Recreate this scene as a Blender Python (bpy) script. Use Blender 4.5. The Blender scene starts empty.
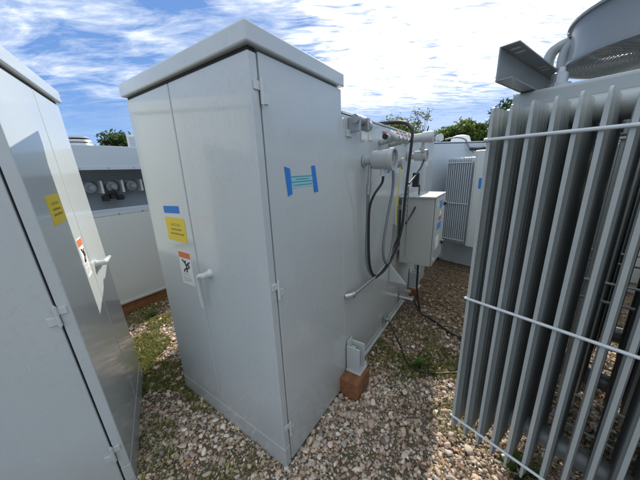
import bpy, bmesh, math, random
import numpy as np
from mathutils import Vector, Matrix
random.seed(7); rng = np.random.default_rng(11)
sc = bpy.context.scene
COL = sc.collection
R = math.radians
PI = math.pi

# ------------------------------------------------------------------ camera
CAMH = 1.6
fpx, pitch, roll = 256.872, 0.2657, -0.0364
fw = Vector((0, math.cos(pitch), -math.sin(pitch))); up = Vector((0, math.sin(pitch), math.cos(pitch))); rt = Vector((1, 0, 0))
c_, s_ = math.cos(roll), math.sin(roll)
r2 = rt*c_ + up*s_; u2 = -rt*s_ + up*c_
cam = bpy.data.cameras.new('camera'); co = bpy.data.objects.new('camera', cam); COL.objects.link(co)
M = Matrix.Identity(4)
for i in range(3):
    M[i][0] = r2[i]; M[i][1] = u2[i]; M[i][2] = -fw[i]
M[2][3] = CAMH
co.matrix_world = M
cam.sensor_width = 36; cam.lens = fpx/640*36; cam.clip_start = 0.02; cam.clip_end = 3000
sc.camera = co
sc.view_settings.view_transform = 'Standard'; sc.view_settings.look = 'None'; sc.view_settings.exposure = 0

# ------------------------------------------------------------------ node helpers
def newmat(name):
    m = bpy.data.materials.new(name); m.use_nodes = True
    nt = m.node_tree
    return m, nt, nt.nodes['Principled BSDF']
def N(nt, t, **kw):
    n = nt.nodes.new(t)
    for k, v in kw.items(): setattr(n, k, v)
    return n
def noise(nt, scale, detail=4, rough=.55, src=None, dist=0.0):
    n = N(nt, 'ShaderNodeTexNoise'); n.inputs['Scale'].default_value = scale
    n.inputs['Detail'].default_value = detail; n.inputs['Roughness'].default_value = rough
    n.inputs['Distortion'].default_value = dist
    if src is not None: nt.links.new(src, n.inputs['Vector'])
    return n
def ramp(nt, src, stops):
    r = N(nt, 'ShaderNodeValToRGB')
    els = r.color_ramp.elements
    while len(els) < len(stops): els.new(.5)
    for e, (p, c) in zip(els, stops):
        e.position = p; e.color = (c, c, c, 1) if isinstance(c, (int, float)) else (*c, 1)
    nt.links.new(src, r.inputs[0])
    return r
def mixc(nt, a, b, f, mode='MIX'):
    m = N(nt, 'ShaderNodeMix', data_type='RGBA', blend_type=mode)
    for i, v in ((6, a), (7, b)):
        if hasattr(v, 'links'): nt.links.new(v, m.inputs[i])
        else: m.inputs[i].default_value = (*v, 1)
    if hasattr(f, 'links'): nt.links.new(f, m.inputs[0])
    else: m.inputs[0].default_value = f
    return m.outputs[2]
def math_(nt, op, a, b=None, clamp=False):
    m = N(nt, 'ShaderNodeMath', operation=op, use_clamp=clamp)
    for i, v in enumerate((a, b)):
        if v is None: continue
        if hasattr(v, 'links'): nt.links.new(v, m.inputs[i])
        else: m.inputs[i].default_value = v
    return m.outputs[0]

def paint(name, base, rough=.32, dirt=.25, dust=(.26, .23, .18), low=True, coat=.75, wav=.012):
    """semi-gloss enamel on sheet steel: slight waviness, grime, dust towards the ground"""
    m, nt, b = newmat(name)
    tc = N(nt, 'ShaderNodeTexCoord'); geo = N(nt, 'ShaderNodeNewGeometry')
    P = geo.outputs['Position']
    n1 = noise(nt, 3.2, 6, .6, P); n2 = noise(nt, 38, 5, .65, P); n3 = noise(nt, 1.1, 3, .5, P)
    c1 = mixc(nt, tuple(x*.985 for x in base), tuple(min(1, x*1.01) for x in base), ramp(nt, n1.outputs[0], [(.3, 0), (.7, 1)]).outputs[0])
    d = math_(nt, 'MULTIPLY', ramp(nt, n2.outputs[0], [(.52, 0), (.78, 1)]).outputs[0], ramp(nt, n3.outputs[0], [(.4, 0), (.75, 1)]).outputs[0])
    if low:
        sx = N(nt, 'ShaderNodeSeparateXYZ'); nt.links.new(P, sx.inputs[0])
        zz = math_(nt, 'ADD', sx.outputs[2], math_(nt, 'MULTIPLY', n2.outputs[0], .25))
        mr = N(nt, 'ShaderNodeMapRange'); nt.links.new(zz, mr.inputs[0])
        mr.inputs[1].default_value = .12; mr.inputs[2].default_value = .55; mr.inputs[3].default_value = 1; mr.inputs[4].default_value = 0
        d = math_(nt, 'ADD', d, math_(nt, 'MULTIPLY', mr.outputs[0], .9), True)
    c2 = mixc(nt, c1, dust, math_(nt, 'MULTIPLY', d, dirt))
    # vertical run-off streaks
    mp = N(nt, 'ShaderNodeMapping'); mp.inputs['Scale'].default_value = (26, 26, .9); nt.links.new(P, mp.inputs[0])
    n4 = noise(nt, 1, 4, .6, mp.outputs[0])
    c3 = mixc(nt, c2, tuple(x*.8 for x in base), math_(nt, 'MULTIPLY', ramp(nt, n4.outputs[0], [(.55, 0), (.8, 1)]).outputs[0], .13))
    n6 = noise(nt, 95, 3, .7, P); n7 = noise(nt, 4.5, 2, .5, P)
    rs = math_(nt, 'MULTIPLY', ramp(nt, n6.outputs[0], [(.70, 0), (.76, 1)]).outputs[0], ramp(nt, n7.outputs[0], [(.52, 0), (.66, 1)]).outputs[0])
    c3 = mixc(nt, c3, (.16, .085, .045), math_(nt, 'MULTIPLY', rs, dirt*1.0))
    mp3 = N(nt, 'ShaderNodeMapping'); mp3.inputs['Rotation'].default_value = (.4, .9, .5); mp3.inputs['Scale'].default_value = (9, 170, 9); nt.links.new(P, mp3.inputs[0])
    n8 = noise(nt, 1, 2, .5, mp3.outputs[0])
    sc8 = math_(nt, 'MULTIPLY', ramp(nt, n8.outputs[0], [(.72, 0), (.75, 1)]).outputs[0], ramp(nt, n7.outputs[0], [(.45, 0), (.55, 1)]).outputs[0])
    c3 = mixc(nt, c3, tuple(min(1, x*1.3) for x in base), math_(nt, 'MULTIPLY', sc8, .35))
    nt.links.new(c3, b.inputs['Base Color'])
    rr = N(nt, 'ShaderNodeMapRange'); nt.links.new(n1.outputs[0], rr.inputs[0])
    rr.inputs[3].default_value = rough-.06; rr.inputs[4].default_value = rough+.1
    nt.links.new(rr.outputs[0], b.inputs['Roughness'])
    b.inputs['Coat Weight'].default_value = coat; b.inputs['Coat Roughness'].default_value = .10
    bp = N(nt, 'ShaderNodeBump'); bp.inputs['Strength'].default_value = wav*4; bp.inputs['Distance'].default_value = .02
    nt.links.new(n3.outputs[0], bp.inputs['Height'])
    bq = N(nt, 'ShaderNodeBump'); bq.inputs['Strength'].default_value = .03; bq.inputs['Distance'].default_value = .001
    n5 = noise(nt, 420, 2, .5, P); nt.links.new(n5.outputs[0], bq.inputs['Height'])
    nt.links.new(bp.outputs[0], bq.inputs['Normal'])
    nt.links.new(bq.outputs[0], b.inputs['Normal'])
    return m
def simple(name, col, rough=.5, metal=0, var=.12, scale=30):
    m, nt, b = newmat(name)
    g = N(nt, 'ShaderNodeNewGeometry')
    n = noise(nt, scale, 4, .6, g.outputs['Position'])
    c = mixc(nt, tuple(x*(1-var) for x in col), tuple(min(1, x*(1+var)) for x in col), n.outputs[0])
    nt.links.new(c, b.inputs['Base Color'])
    b.inputs['Roughness'].default_value = rough; b.inputs['Metallic'].default_value = metal
    return m

GREY = paint('grey_enamel', (.545, .58, .575), .32, .4)
GREYL = paint('light_grey_enamel', (.59, .62, .605), .36, .4)
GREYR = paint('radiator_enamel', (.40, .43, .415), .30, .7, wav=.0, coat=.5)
GREYB = paint('far_grey_enamel', (.50, .56, .60), .4, .25)
GAUGE = paint('gauge_casting', (.44, .46, .46), .3, .3, low=False)
BOXM = paint('control_box_enamel', (.44, .455, .43), .38, .25)
FANM = paint('fan_housing', (.24, .26, .265), .4, .8, dust=(.16, .15, .13), low=False, coat=.3)
WHITE = simple('white_rod_enamel', (.62, .65, .66), .35)
DARK = simple('dark_gap', (.015, .016, .018), .7)
RUBBER = simple('black_rubber', (.018, .018, .02), .45)
CONDUIT = simple('grey_flexible_conduit', (.19, .20, .21), .45)
GALV = simple('galvanised_steel', (.42, .44, .45), .42, .7, .2, 60)
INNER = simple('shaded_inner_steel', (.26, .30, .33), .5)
BLUET = simple('blue_masking_tape', (.025, .20, .62), .65, 0, .08, 90)
YEL = simple('yellow_label', (.80, .60, .035), .55, 0, .05)
YELT = simple('yellow_tag', (.60, .52, .12), .5)
WLAB = simple('white_label', (.78, .78, .76), .5, 0, .03)
ORG = simple('orange_label_header', (.72, .17, .05), .5, 0, .04)
BLK = simple('label_ink', (.03, .03, .03), .6)
GINK = simple('faded_ink', (.30, .22, .04), .6)
GRYINK = simple('grey_ink', (.36, .36, .36), .6)
CYAN = simple('cyan_paper', (.30, .60, .66), .6, 0, .06)
CINK = simple('teal_ink', (.06, .26, .32), .6)
REDM = simple('red_paint', (.42, .10, .08), .5)
BLUM = simple('blue_sticker', (.04, .22, .62), .5)
DIAL = simple('dial_face', (.30, .33, .35), .25)
GLASSISH = simple('gauge_glass', (.16, .19, .21), .08, 0, .3, 50)
BUSH = simple('translucent_grey_bushing', (.26, .29, .31), .15)
BRASS = simple('connector_metal', (.62, .60, .56), .3, .8)

def woodmat(name, c1, c2):
    m, nt, b = newmat(name)
    tc = N(nt, 'ShaderNodeTexCoord')
    mp = N(nt, 'ShaderNodeMapping'); mp.inputs['Scale'].default_value = (4, 40, 40); nt.links.new(tc.outputs['Object'], mp.inputs[0])
    n = noise(nt, 1.2, 6, .65, mp.outputs[0], 1.0)
    g = N(nt, 'ShaderNodeNewGeometry'); n2 = noise(nt, 14, 4, .6, g.outputs['Position'])
    c = mixc(nt, mixc(nt, c1, c2, ramp(nt, n.outputs[0], [(.35, 0), (.65, 1)]).outputs[0]), tuple(x*.4 for x in c1), math_(nt, 'MULTIPLY', ramp(nt, n2.outputs[0], [(.5, 0), (.75, 1)]).outputs[0], .6))
    nt.links.new(c, b.inputs['Base Color']); b.inputs['Roughness'].default_value = .75
    bp = N(nt, 'ShaderNodeBump'); bp.inputs['Strength'].default_value = .5; bp.inputs['Distance'].default_value = .004
    nt.links.new(n.outputs[0], bp.inputs['Height']); nt.links.new(bp.outputs[0], b.inputs['Normal'])
    return m
WOOD = woodmat('reddish_treated_timber', (.20, .075, .03), (.33, .14, .06))

def attrmat(name, rough=.8, trans=0.0, spec=.3, bump=0, sat=None):
    m, nt, b = newmat(name)
    a = N(nt, 'ShaderNodeAttribute'); a.attribute_name = 'Col'
    g = N(nt, 'ShaderNodeNewGeometry')
    n = noise(nt, 120, 4, .6, g.outputs['Position'])
    mul = mixc(nt, a.outputs['Color'], (1, 1, 1), 0.0)
    dark = mixc(nt, (.75, .74, .72), (1.38, 1.34, 1.28), n.outputs[0])
    c = mixc(nt, mul, dark, 1.0, 'MULTIPLY')
    nt.links.new(c, b.inputs['Base Color']); b.inputs['Roughness'].default_value = rough
    b.inputs['Specular IOR Level'].default_value = spec
    if bump:
        bp = N(nt, 'ShaderNodeBump'); bp.inputs['Strength'].default_value = bump; bp.inputs['Distance'].default_value = .003
        nt.links.new(n.outputs[0], bp.inputs['Height']); nt.links.new(bp.outputs[0], b.inputs['Normal'])
    if trans:
        t = N(nt, 'ShaderNodeBsdfTranslucent'); nt.links.new(c, t.inputs[0])
        mx = N(nt, 'ShaderNodeMixShader'); mx.inputs[0].default_value = trans
        nt.links.new(b.outputs[0], mx.inputs[1]); nt.links.new(t.outputs[0], mx.inputs[2])
        nt.links.new(mx.outputs[0], nt.nodes['Material Output'].inputs['Surface'])
    return m
STONE = attrmat('gravel_stone', .8, 0, .3, .5)
LEAF = attrmat('leaf', .55, .45, .35)
BLADE = attrmat('grass_blade', .6, .3, .3)
LITTER = attrmat('dead_leaf', .8, .2, .2)
BARK = simple('bark', (.10, .075, .055), .9, 0, .35, 12)

# ------------------------------------------------------------------ mesh helpers
class MB:
    def __init__(s): s.v = []; s.f = []; s.smooth = []
    def add(s, vs, fs, sm=False):
        o = len(s.v); s.v += [tuple(v) for v in vs]
        for f in fs: s.f.append([i+o for i in f]); s.smooth.append(sm)
        return s
    def box(s, x0, x1, y0, y1, z0, z1):
        x0, x1 = min(x0, x1), max(x0, x1); y0, y1 = min(y0, y1), max(y0, y1); z0, z1 = min(z0, z1), max(z0, z1)
        vs = [(x, y, z) for z in (z0, z1) for y in (y0, y1) for x in (x0, x1)]
        return s.add(vs, [(0, 2, 3, 1), (4, 5, 7, 6), (0, 1, 5, 4), (2, 6, 7, 3), (0, 4, 6, 2), (1, 3, 7, 5)])
    def obox(s, o, r, u, n, w, h, t):
        """box spanning o + [0,w]*r + [0,h]*u + [0,t]*n"""
        o, r, u, n = map(Vector, (o, r, u, n))
        vs = [o + r*(w*i) + u*(h*j) + n*(t*k) for k in (0, 1) for j in (0, 1) for i in (0, 1)]
        return s.add(vs, [(0, 2, 3, 1), (4, 5, 7, 6), (0, 1, 5, 4), (2, 6, 7, 3), (0, 4, 6, 2), (1, 3, 7, 5)])
    def cyl(s, p, q, r0, r1=None, n=20, cap=True):
        p, q = Vector(p), Vector(q); r1 = r0 if r1 is None else r1
        d = (q-p).normalized(); a = d.orthogonal().normalized(); b = d.cross(a)
        vs = []
        for c, r in ((p, r0), (q, r1)):
            for i in range(n):
                t = 2*PI*i/n; vs.append(c + a*(r*math.cos(t)) + b*(r*math.sin(t)))
        fs = [(i, (i+1) % n, n+(i+1) % n, n+i) for i in range(n)]
        s.add(vs, fs, True)
        if cap:
            s.add(vs[:n], [tuple(reversed(range(n)))]); s.add(vs[n:], [tuple(range(n))])
        return s
    def lathe(s, p, ax, prof, n=28):
        """prof: list of (along, radius)"""
        p = Vector(p); d = Vector(ax).normalized(); a = d.orthogonal().normalized(); b = d.cross(a)
        vs = []
        for (h, r) in prof:
            for i in range(n):
                t = 2*PI*i/n; vs.append(p + d*h + a*(r*math.cos(t)) + b*(r*math.sin(t)))
        fs = [(k*n+i, k*n+(i+1) % n, (k+1)*n+(i+1) % n, (k+1)*n+i) for k in range(len(prof)-1) for i in range(n)]
        return s.add(vs, fs, False)
    def tube(s, pts, r, n=10, sub=6, smooth=True):
        P = [Vector(p) for p in pts]
        if smooth and len(P) > 2:
            Q = []
            for i in range(len(P)-1):
                p0, p1, p2, p3 = P[max(i-1, 0)], P[i], P[i+1], P[min(i+2, len(P)-1)]
                for k in range(sub):
                    t = k/sub
                    Q.append(.5*((2*p1) + (p2-p0)*t + (2*p0-5*p1+4*p2-p3)*t*t + (3*p1-p0-3*p2+p3)*t**3))
            Q.append(P[-1]); P = Q
        rr = r if isinstance(r, (list, tuple)) else [r]*len(P)
        if len(rr) != len(P): rr = [rr[0] + (rr[-1]-rr[0])*i/(len(P)-1) for i in range(len(P))]
        d0 = (P[1]-P[0]).normalized(); a = d0.orthogonal().normalized()
        vs = []
        for i, p in enumerate(P):
            d = (P[min(i+1, len(P)-1)] - P[max(i-1, 0)]).normalized()
            a = (a - d*a.dot(d)).normalized(); b = d.cross(a)
            for k in range(n):
                t = 2*PI*k/n; vs.append(p + a*(rr[i]*math.cos(t)) + b*(rr[i]*math.sin(t)))
        m = len(P)
        fs = [(k*n+i, k*n+(i+1) % n, (k+1)*n+(i+1) % n, (k+1)*n+i) for k in range(m-1) for i in range(n)]
        s.add(vs, fs, True)
        s.add(vs[:n], [tuple(reversed(range(n)))]); s.add(vs[-n:], [tuple(range(n))])
        return s
    def build(s, name, mat, parent=None, bevel=0, seg=2, loc=None):
        me = bpy.data.meshes.new(name); me.from_pydata(s.v, [], s.f)
        for p, sm in zip(me.polygons, s.smooth): p.use_smooth = sm
        bm = bmesh.new(); bm.from_mesh(me)
        bmesh.ops.recalc_face_normals(bm, faces=bm.faces); bm.to_mesh(me); bm.free()
        me.materials.append(mat)
        o = bpy.data.objects.new(name, me); COL.objects.link(o)
        if parent is not None: o.parent = parent
        if loc is not None: o.location = loc
        if bevel:
            md = o.modifiers.new('bevel', 'BEVEL'); md.width = bevel; md.segments = seg; md.limit_method = 'ANGLE'
            md.angle_limit = R(50); md.harden_normals = False
        return o
def tag(o, label, cat, group=None, kind=None):
    if label: o['label'] = label
    if cat: o['category'] = cat
    if group: o['group'] = group
    if kind: o['kind'] = kind
    return o
def thing(name, label, cat, loc=(0, 0, 0), rot=(0, 0, 0), group=None):
    o = bpy.data.objects.new(name, None); COL.objects.link(o)
    o.location = loc; o.rotation_euler = rot; o.empty_display_size = .1
    return tag(o, label, cat, group)
def text(name, body, size, o, r, u, mat, parent, align='CENTER'):
    """flat lettering as a mesh, origin o, reading along r, up u"""
    cu = bpy.data.curves.new(name, 'FONT'); cu.body = body; cu.size = size; cu.align_x = align; cu.align_y = 'CENTER'
    cu.resolution_u = 2
    tmp = bpy.data.objects.new('tmp', cu); COL.objects.link(tmp)
    dg = bpy.context.evaluated_depsgraph_get(); dg.update()
    me = bpy.data.meshes.new_from_object(tmp.evaluated_get(dg))
    bpy.data.objects.remove(tmp)
    r, u = Vector(r), Vector(u); n = r.cross(u)
    mt = Matrix.Identity(4)
    for i in range(3): mt[i][0] = r[i]; mt[i][1] = u[i]; mt[i][2] = n[i]; mt[i][3] = o[i]
    me.transform(mt); me.materials.clear(); me.materials.append(mat); me.name = name
    ob = bpy.data.objects.new(name, me); COL.objects.link(ob); ob.parent = parent
    return ob
def np_mesh(name, V, F, cols=None, mat=None, smooth=False):
    """V (n,3), F (m,k) all faces of the same size"""
    me = bpy.data.meshes.new(name)
    V = np.asarray(V, np.float32); F = np.asarray(F, np.int32); m, k = F.shape
    me.vertices.add(len(V)); me.vertices.foreach_set('co', V.ravel())
    me.loops.add(m*k); me.loops.foreach_set('vertex_index', F.ravel())
    me.polygons.add(m); me.polygons.foreach_set('loop_start', np.arange(0, m*k, k, dtype=np.int32))
    try: me.polygons.foreach_set('loop_total', np.full(m, k, np.int32))
    except Exception: pass
    if smooth: me.polygons.foreach_set('use_smooth', np.ones(m, bool))
    me.update(calc_edges=True)
    if cols is not None:
        a = me.color_attributes.new('Col', 'FLOAT_COLOR', 'POINT')
        c = np.ones((len(V), 4), np.float32); c[:, :3] = cols; a.data.foreach_set('color', c.ravel())
    if mat: me.materials.append(mat)
    o = bpy.data.objects.new(name, me); COL.objects.link(o)
    return o

# ------------------------------------------------------------------ cabinet (shared by centre and left unit)
def cabinet(root, m, W, Dp, split, uR, z0=.02, H=2.107, lid=.067, hinges=(1.895, 1.069, .235), handle='down', body=GREY, front=GREY):
    """m maps (u along the two-door front, v depth, z) into root space. uR = +1/-1 reading direction of u in root axes"""
    def bx(name, mat, u0, u1, v0, v1, a, b, bevel=.003, parent=root):
        p, q = m(u0, v0, a), m(u1, v1, b)
        return MB().box(p[0], q[0], p[1], q[1], p[2], q[2]).build(name, mat, parent, bevel)
    zt = H-lid
    bx('cabinet_body', body, .021, W-.004, .0432, Dp-.004, z0, zt-.002)
    d1 = bx('front_door', front, split+.003, W, 0, .0425, .127, zt-.016, .005)
    d2 = bx('front_door', front, .0, split-.003, 0, .0425, .127, zt-.016, .005)
    g = MB()  # black strips set into the door and lid gaps in place of shade
    for (u0, u1, v0, v1, a, b) in ((split-.0028, split+.0028, .012, .0420, .13, zt-.02), (.012, .0208, .0432, .0498, .03, zt-.01), (.006, W-.01, .006, .0428, zt-.0155, zt-.001)):
        p, q = m(u0, v0, a), m(u1, v1, b); g.box(p[0], q[0], p[1], q[1], p[2], q[2])
    g.build('gap_shade_strip', DARK, root)
    bx('base_trim', front, -.001, W, -.001, .0425, z0-.03, .1245, .004)
    d3 = bx('side_door', body, .0, .0205, .0502, Dp, z0-.02, zt-.008, .004)
    # lid: folded cap with a slightly raised crown
    p, q = m(-.018, -.018, zt), m(W+.018, Dp+.004, H)
    L = MB().box(p[0], q[0], p[1], q[1], zt, H); L.build('lid', front, root, .007, 3)
    # lift-off hinges on the side door
    for hz in hinges:
        h = MB()
        a = m(-.009, .047, hz-.045); b = m(-.009, .047, hz+.045); h.cyl(a, b, .0075, n=14)
        a = m(-.009, .047, hz-.052); b = m(-.009, .047, hz+.052); h.cyl(a, b, .004, n=10)
        for (v0, v1, za, zb) in ((.050, .083, -.040, -.004), (.013, .043, .004, .036)):
            p, q = m(-.006, v0, hz+za), m(0.001, v1, hz+zb); h.box(p[0], q[0], p[1], q[1], p[2], q[2])
        h.build('hinge', GREYL, d3, .0015)
    # swing handle
    hd = MB()
    if handle == 'down':
        uu = split-.112; zz = 1.075
        hd.lathe(m(uu, 0, zz), Vector(m(0, -1, 0))-Vector(m(0, 0, 0)), [(0, .026), (.006, .026), (.012, .019), (.036, .016), (.050, .017), (.055, .012), (.056, 0)], 22)
        hd.tube([m(uu, -.044, zz), m(uu+.030, -.048, zz-.006), m(uu+.046, -.050, zz-.030), m(uu+.050, -.050, zz-.10), m(uu+.051, -.046, zz-.20)], [.0155, .009], 12)
    else:
        uu = split+.085; zz = 1.09
        hd.lathe(m(uu, 0, zz), Vector(m(0, -1, 0))-Vector(m(0, 0, 0)), [(0, .026), (.006, .026), (.012, .019), (.036, .016), (.050, .017), (.055, .012), (.056, 0)], 22)
        hd.tube([m(uu, -.044, zz), m(uu+.03, -.050, zz+.004), m(uu+.07, -.052, zz+.004), m(uu+.13, -.050, zz-.004), m(uu+.165, -.046, zz-.01)], [.0155, .009], 12)
    for k in range(len(hd.smooth)): hd.smooth[k] = True
    hdo = hd.build('handle', GREYL, d2 if handle == 'down' else d1)
    return d1, d2, d3, hdo

def warning_label(parent, o, r, u, w, h):
    """white safety label: orange header, tumbling figure struck by a bolt, lines of small print"""
    r, u = Vector(r), Vector(u); n = r.cross(u); o = Vector(o)
    s = MB().obox(o, r, u, n, w, h, .0008).build('warning_label', WLAB, parent)
    MB().obox(o+n*.0009+r*w*.04+u*h*.80, r, u, n, w*.92, h*.17, .0006).build('label_header', ORG, s)
    P = lambda x, y: o + r*(w*x) + u*(h*y) + n*.0018
    g = MB()
    g.cyl(P(.50, .70), P(.50, .70)+n*.0003, w*.055, n=12)
    for a, b in (((.47, .67), (.58, .52)), ((.50, .63), (.28, .74)), ((.51, .62), (.70, .60)), ((.58, .52), (.36, .45)), ((.36, .45), (.30, .38)), ((.58, .52), (.52, .38)), ((.86, .70), (.68, .66)), ((.68, .66), (.78, .56)), ((.78, .56), (.66, .50))):
        g.tube([P(*a), P(*b)], w*.028, 6, smooth=False)
    g.build('pictogram', BLK, s)
    g = MB()
    for i, (y, ws) in enumerate(((.32, .5), (.27, .62), (.20, .7), (.16, .66), (.12, .72), (.08, .4))):
        x = .12
        while x < .12+ws:
            ww = random.uniform(.05, .13); g.obox(P(x, y)-n*.0008, r, u, n, w*min(ww, .12+ws-x+.02), h*.016, .0004); x += ww+.03
    g.build('small_print', GRYINK, s)
    return s
def caution_label(parent, o, r, u, w, h):
    r, u = Vector(r), Vector(u); n = r.cross(u); o = Vector(o)
    s = MB().obox(o, r, u, n, w, h, .0012).build('caution_label', YEL, parent)
    text('lettering', 'CAUTION', h*.165, o+r*w*.5+u*h*.70+n*.0016, r, u, GINK, s)
    g = MB()
    for y, x0, x1 in ((.47, .24, .76), (.29, .18, .86)):
        x = x0
        while x < x1:
            ww = random.uniform(.035, .06); g.obox(o+r*(w*x)+u*(h*y)+n*.0013, r, u, n, w*ww, h*random.uniform(.06, .09), .0004); x += ww+.018
    g.build('small_print', GINK, s)
    return s

# ================================================================== CENTRE TRANSFORMER
YAW = .966
CU = thing('transformer', 'tall grey cabinet transformer in the middle with blue taped paper and side gauges', 'transformer', (-.234, 1.058, 0), (0, 0, YAW))
mc = lambda u, v, z: (v, u, z)
d1, d2, d3, _h = cabinet(CU, mc, 1.035, .674, .565, -1)
# labels on the front (faces -x, reads along -y)
Rf, Uz = (0, -1, 0), (0, 0, 1)
MB().obox((-.0002, .838, 1.386), (0, -1, 0.035), (0, .035, 1), (-1, 0, 0), .175, .042, .0006).build('blue_tape', BLUET, d1)
caution_label(d1, (-.0002, .842, 1.222), (0, -1, 0), (0, 0, 1), .212, .142)
warning_label(d1, (-.0002, .766, .952), Rf, Uz, .134, .214)
# taped paper on the side door (faces -y, reads along +x)
Rs = (1, 0, 0)
pp = MB().obox((.188, -.0002, 1.522), Rs, Uz, (0, -1, 0), .185, .058, .0006).build('taped_paper', CYAN, d3)
g = MB()
for z, a, b in ((1.572, .196, .366), (1.560, .23, .33), (1.548, .196, .366), (1.533, .21, .36)):
    x = a
    while x < b:
        w_ = random.uniform(.006, .02); g.box(x, min(x+w_, b), -.0016, -.0009, z, z+.004); x += w_+.003
g.build('lettering', CINK, pp)
tp = MB(); tp.add([(.152, -.0014, 1.621), (.190, -.0014, 1.611), (.197, -.0014, 1.497), (.166, -.0014, 1.488), (.152, -.0022, 1.621), (.190, -.0022, 1.611), (.197, -.0022, 1.497), (.166, -.0022, 1.488)], [(0, 1, 2, 3), (4, 5, 6, 7), (0, 1, 5, 4), (1, 2, 6, 5), (2, 3, 7, 6), (3, 0, 4, 7)])
tp.build('blue_tape', BLUET, d3)
tp = MB(); tp.add([(.356, -.0014, 1.622), (.388, -.0014, 1.624), (.410, -.0014, 1.490), (.372, -.0014, 1.488), (.356, -.0022, 1.622), (.388, -.0022, 1.624), (.410, -.0022, 1.490), (.372, -.0022, 1.488)], [(0, 1, 2, 3), (4, 5, 6, 7), (0, 1, 5, 4), (1, 2, 6, 5), (2, 3, 7, 6), (3, 0, 4, 7)])
tp.build('blue_tape', BLUET, d3)

# tank behind the cabinet
MB().box(.679, 2.62, .004, 1.10, .035, 1.915).build('tank', GREY, CU, .012, 3)
MB().box(.676, 2.625, .0005, 1.105, 1.9155, 1.928).build('tank_cover', GREY, CU, .004)
MB().box(.68, 2.62, -.022, .0035, .028, .045).box(.70, 2.60, .08, 1.02, .0, .034).build('base_rail', GREYL, CU, .003)
# far end compartment, a little proud of the tank
e = MB().box(2.632, 3.01, -.045, 1.08, .035, 1.965).build('end_compartment', GREY, CU, .006)
MB().box(3.012, 3.03, -.035, 1.0, .05, 1.93).build('end_seam', DARK, CU)  # dark strip filling the seam past the end compartment
# lifting lug near the cabinet
lg = MB()
lg.box(.76, .78, -.075, .0035, 1.815, 1.90)
lg.cyl((.745, -.05, 1.885), (.87, -.05, 1.885), .026, n=16)
lg.box(.85, .875, -.09, .0035, 1.83, 1.90)
lg.cyl((.86, -.065, 1.86), (.90, -.065, 1.855), .034, n=16)
lg.build('lifting_lug', GALV, CU, .004)
lg2 = MB().box(.73, .80, -.012, .0035, 1.79, 1.83).build('lug_pad', GREYL, CU, .002)
# faint square marks, a little paler than the tank
MB().box(.93, 1.0, -.0008, .0036, 1.78, 1.83).build('pale_patch', GREYL, CU)
MB().box(1.06, 1.14, -.0008, .0036, 1.79, 1.84).build('pale_patch', GREYL, CU)
MB().box(1.33, 1.42, -.0012, .0036, 1.855, 1.875).build('red_stencil', REDM, CU)

def dial_gauge(x, z, b0, b1, r, parent=CU):
    gg = MB(); D = (0, -1, 0)
    gg.lathe((x, .0, z), D, [(0, .042), (.012, .042), (.013, .030), (-b0, .030), (-b0+.001, r*.86), (-b1-.03, r*.95), (-b1-.028, r*1.06), (-b1, r*1.06), (-b1+.001, r*.90), (-b1-.012, r*.88)], 30)
    for i in range(len(gg.smooth)): gg.smooth[i] = True
    o = gg.build('dial_gauge', GAUGE, parent)
    md = o.modifiers.new('es', 'EDGE_SPLIT'); md.split_angle = R(35)
    MB().cyl((x, b1+.016, z), (x, b1+.012, z), r*.9, n=28).build('dial_face', DIAL, o)
    nd = MB().obox((x-.002, b1+.0112, z-.01), (1, 0, 0), (0, 0, 1), (0, -1, 0), .004, r*.75, .0008)
    for k in range(12):
        t = R(-130+k*260/11); c0 = Vector((math.sin(t), 0, math.cos(t)))
        nd.tube([Vector((x, b1+.0105, z))+c0*r*.66, Vector((x, b1+.0105, z))+c0*r*.8], .0016, 5, smooth=False)
    nd.build('dial_marks', BLK, o)
    return o
g1 = dial_gauge(.99, 1.652, -.07, -.215, .070)
g3 = dial_gauge(2.02, 1.70, -.07, -.19, .055)
# sight bracket + stand-off fittings under gauge 1
MB().cyl((.975, -.05, 1.62), (.975, -.045, 1.50), .012, n=12).cyl((.975, -.045, 1.50), (.975, -.04, 1.42), .017, n=6).build('gauge_fitting', GALV, CU)
MB().cyl((.99, -.14, 1.60), (.99, -.14, 1.545), .022, .018, n=14).build('cable_gland', GREYL, CU)
# row of valves / ribbed fittings above gauge 1
row = MB()
row.cyl((1.12, -.10, 1.81), (1.62, -.10, 1.805), .021, n=16)
for k in range(5):
    row.cyl((1.2+k*.095, -.10, 1.84), (1.2+k*.095, -.165, 1.80), .022, .018, n=14)
row.cyl((1.28, .0, 1.79), (1.28, -.10, 1.81), .025, n=14).cyl((1.5, .0, 1.79), (1.5, -.10, 1.805), .025, n=14)
row.build('valve_manifold', GAUGE, CU, .002)
vm = MB().box(1.205, 1.53, -.156, -.151, 1.835, 1.842)
for k in range(4): vm.obox((1.24+k*.095, -.168, 1.80), (1, 0, 0), (0, .45, .9), (0, -.9, .45), .026, .06, .004)
vm.build('valve_cap', WLAB, CU)
MB().cyl((1.105, -.10, 1.81), (1.135, -.10, 1.81), .019, n=12).build('manifold_plug', DARK, CU)
vb = MB()
for k in range(1): vb.box(1.205, 1.53, -.150, -.146, 1.835, 1.842)
for k in range(4): vb.obox((1.215+k*.095, -.168, 1.81), (1, 0, 0), (0, .45, .9), (0, -.9, .45), .009, .05, .004)
vb.build('red_valve_band', REDM, CU)
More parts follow.
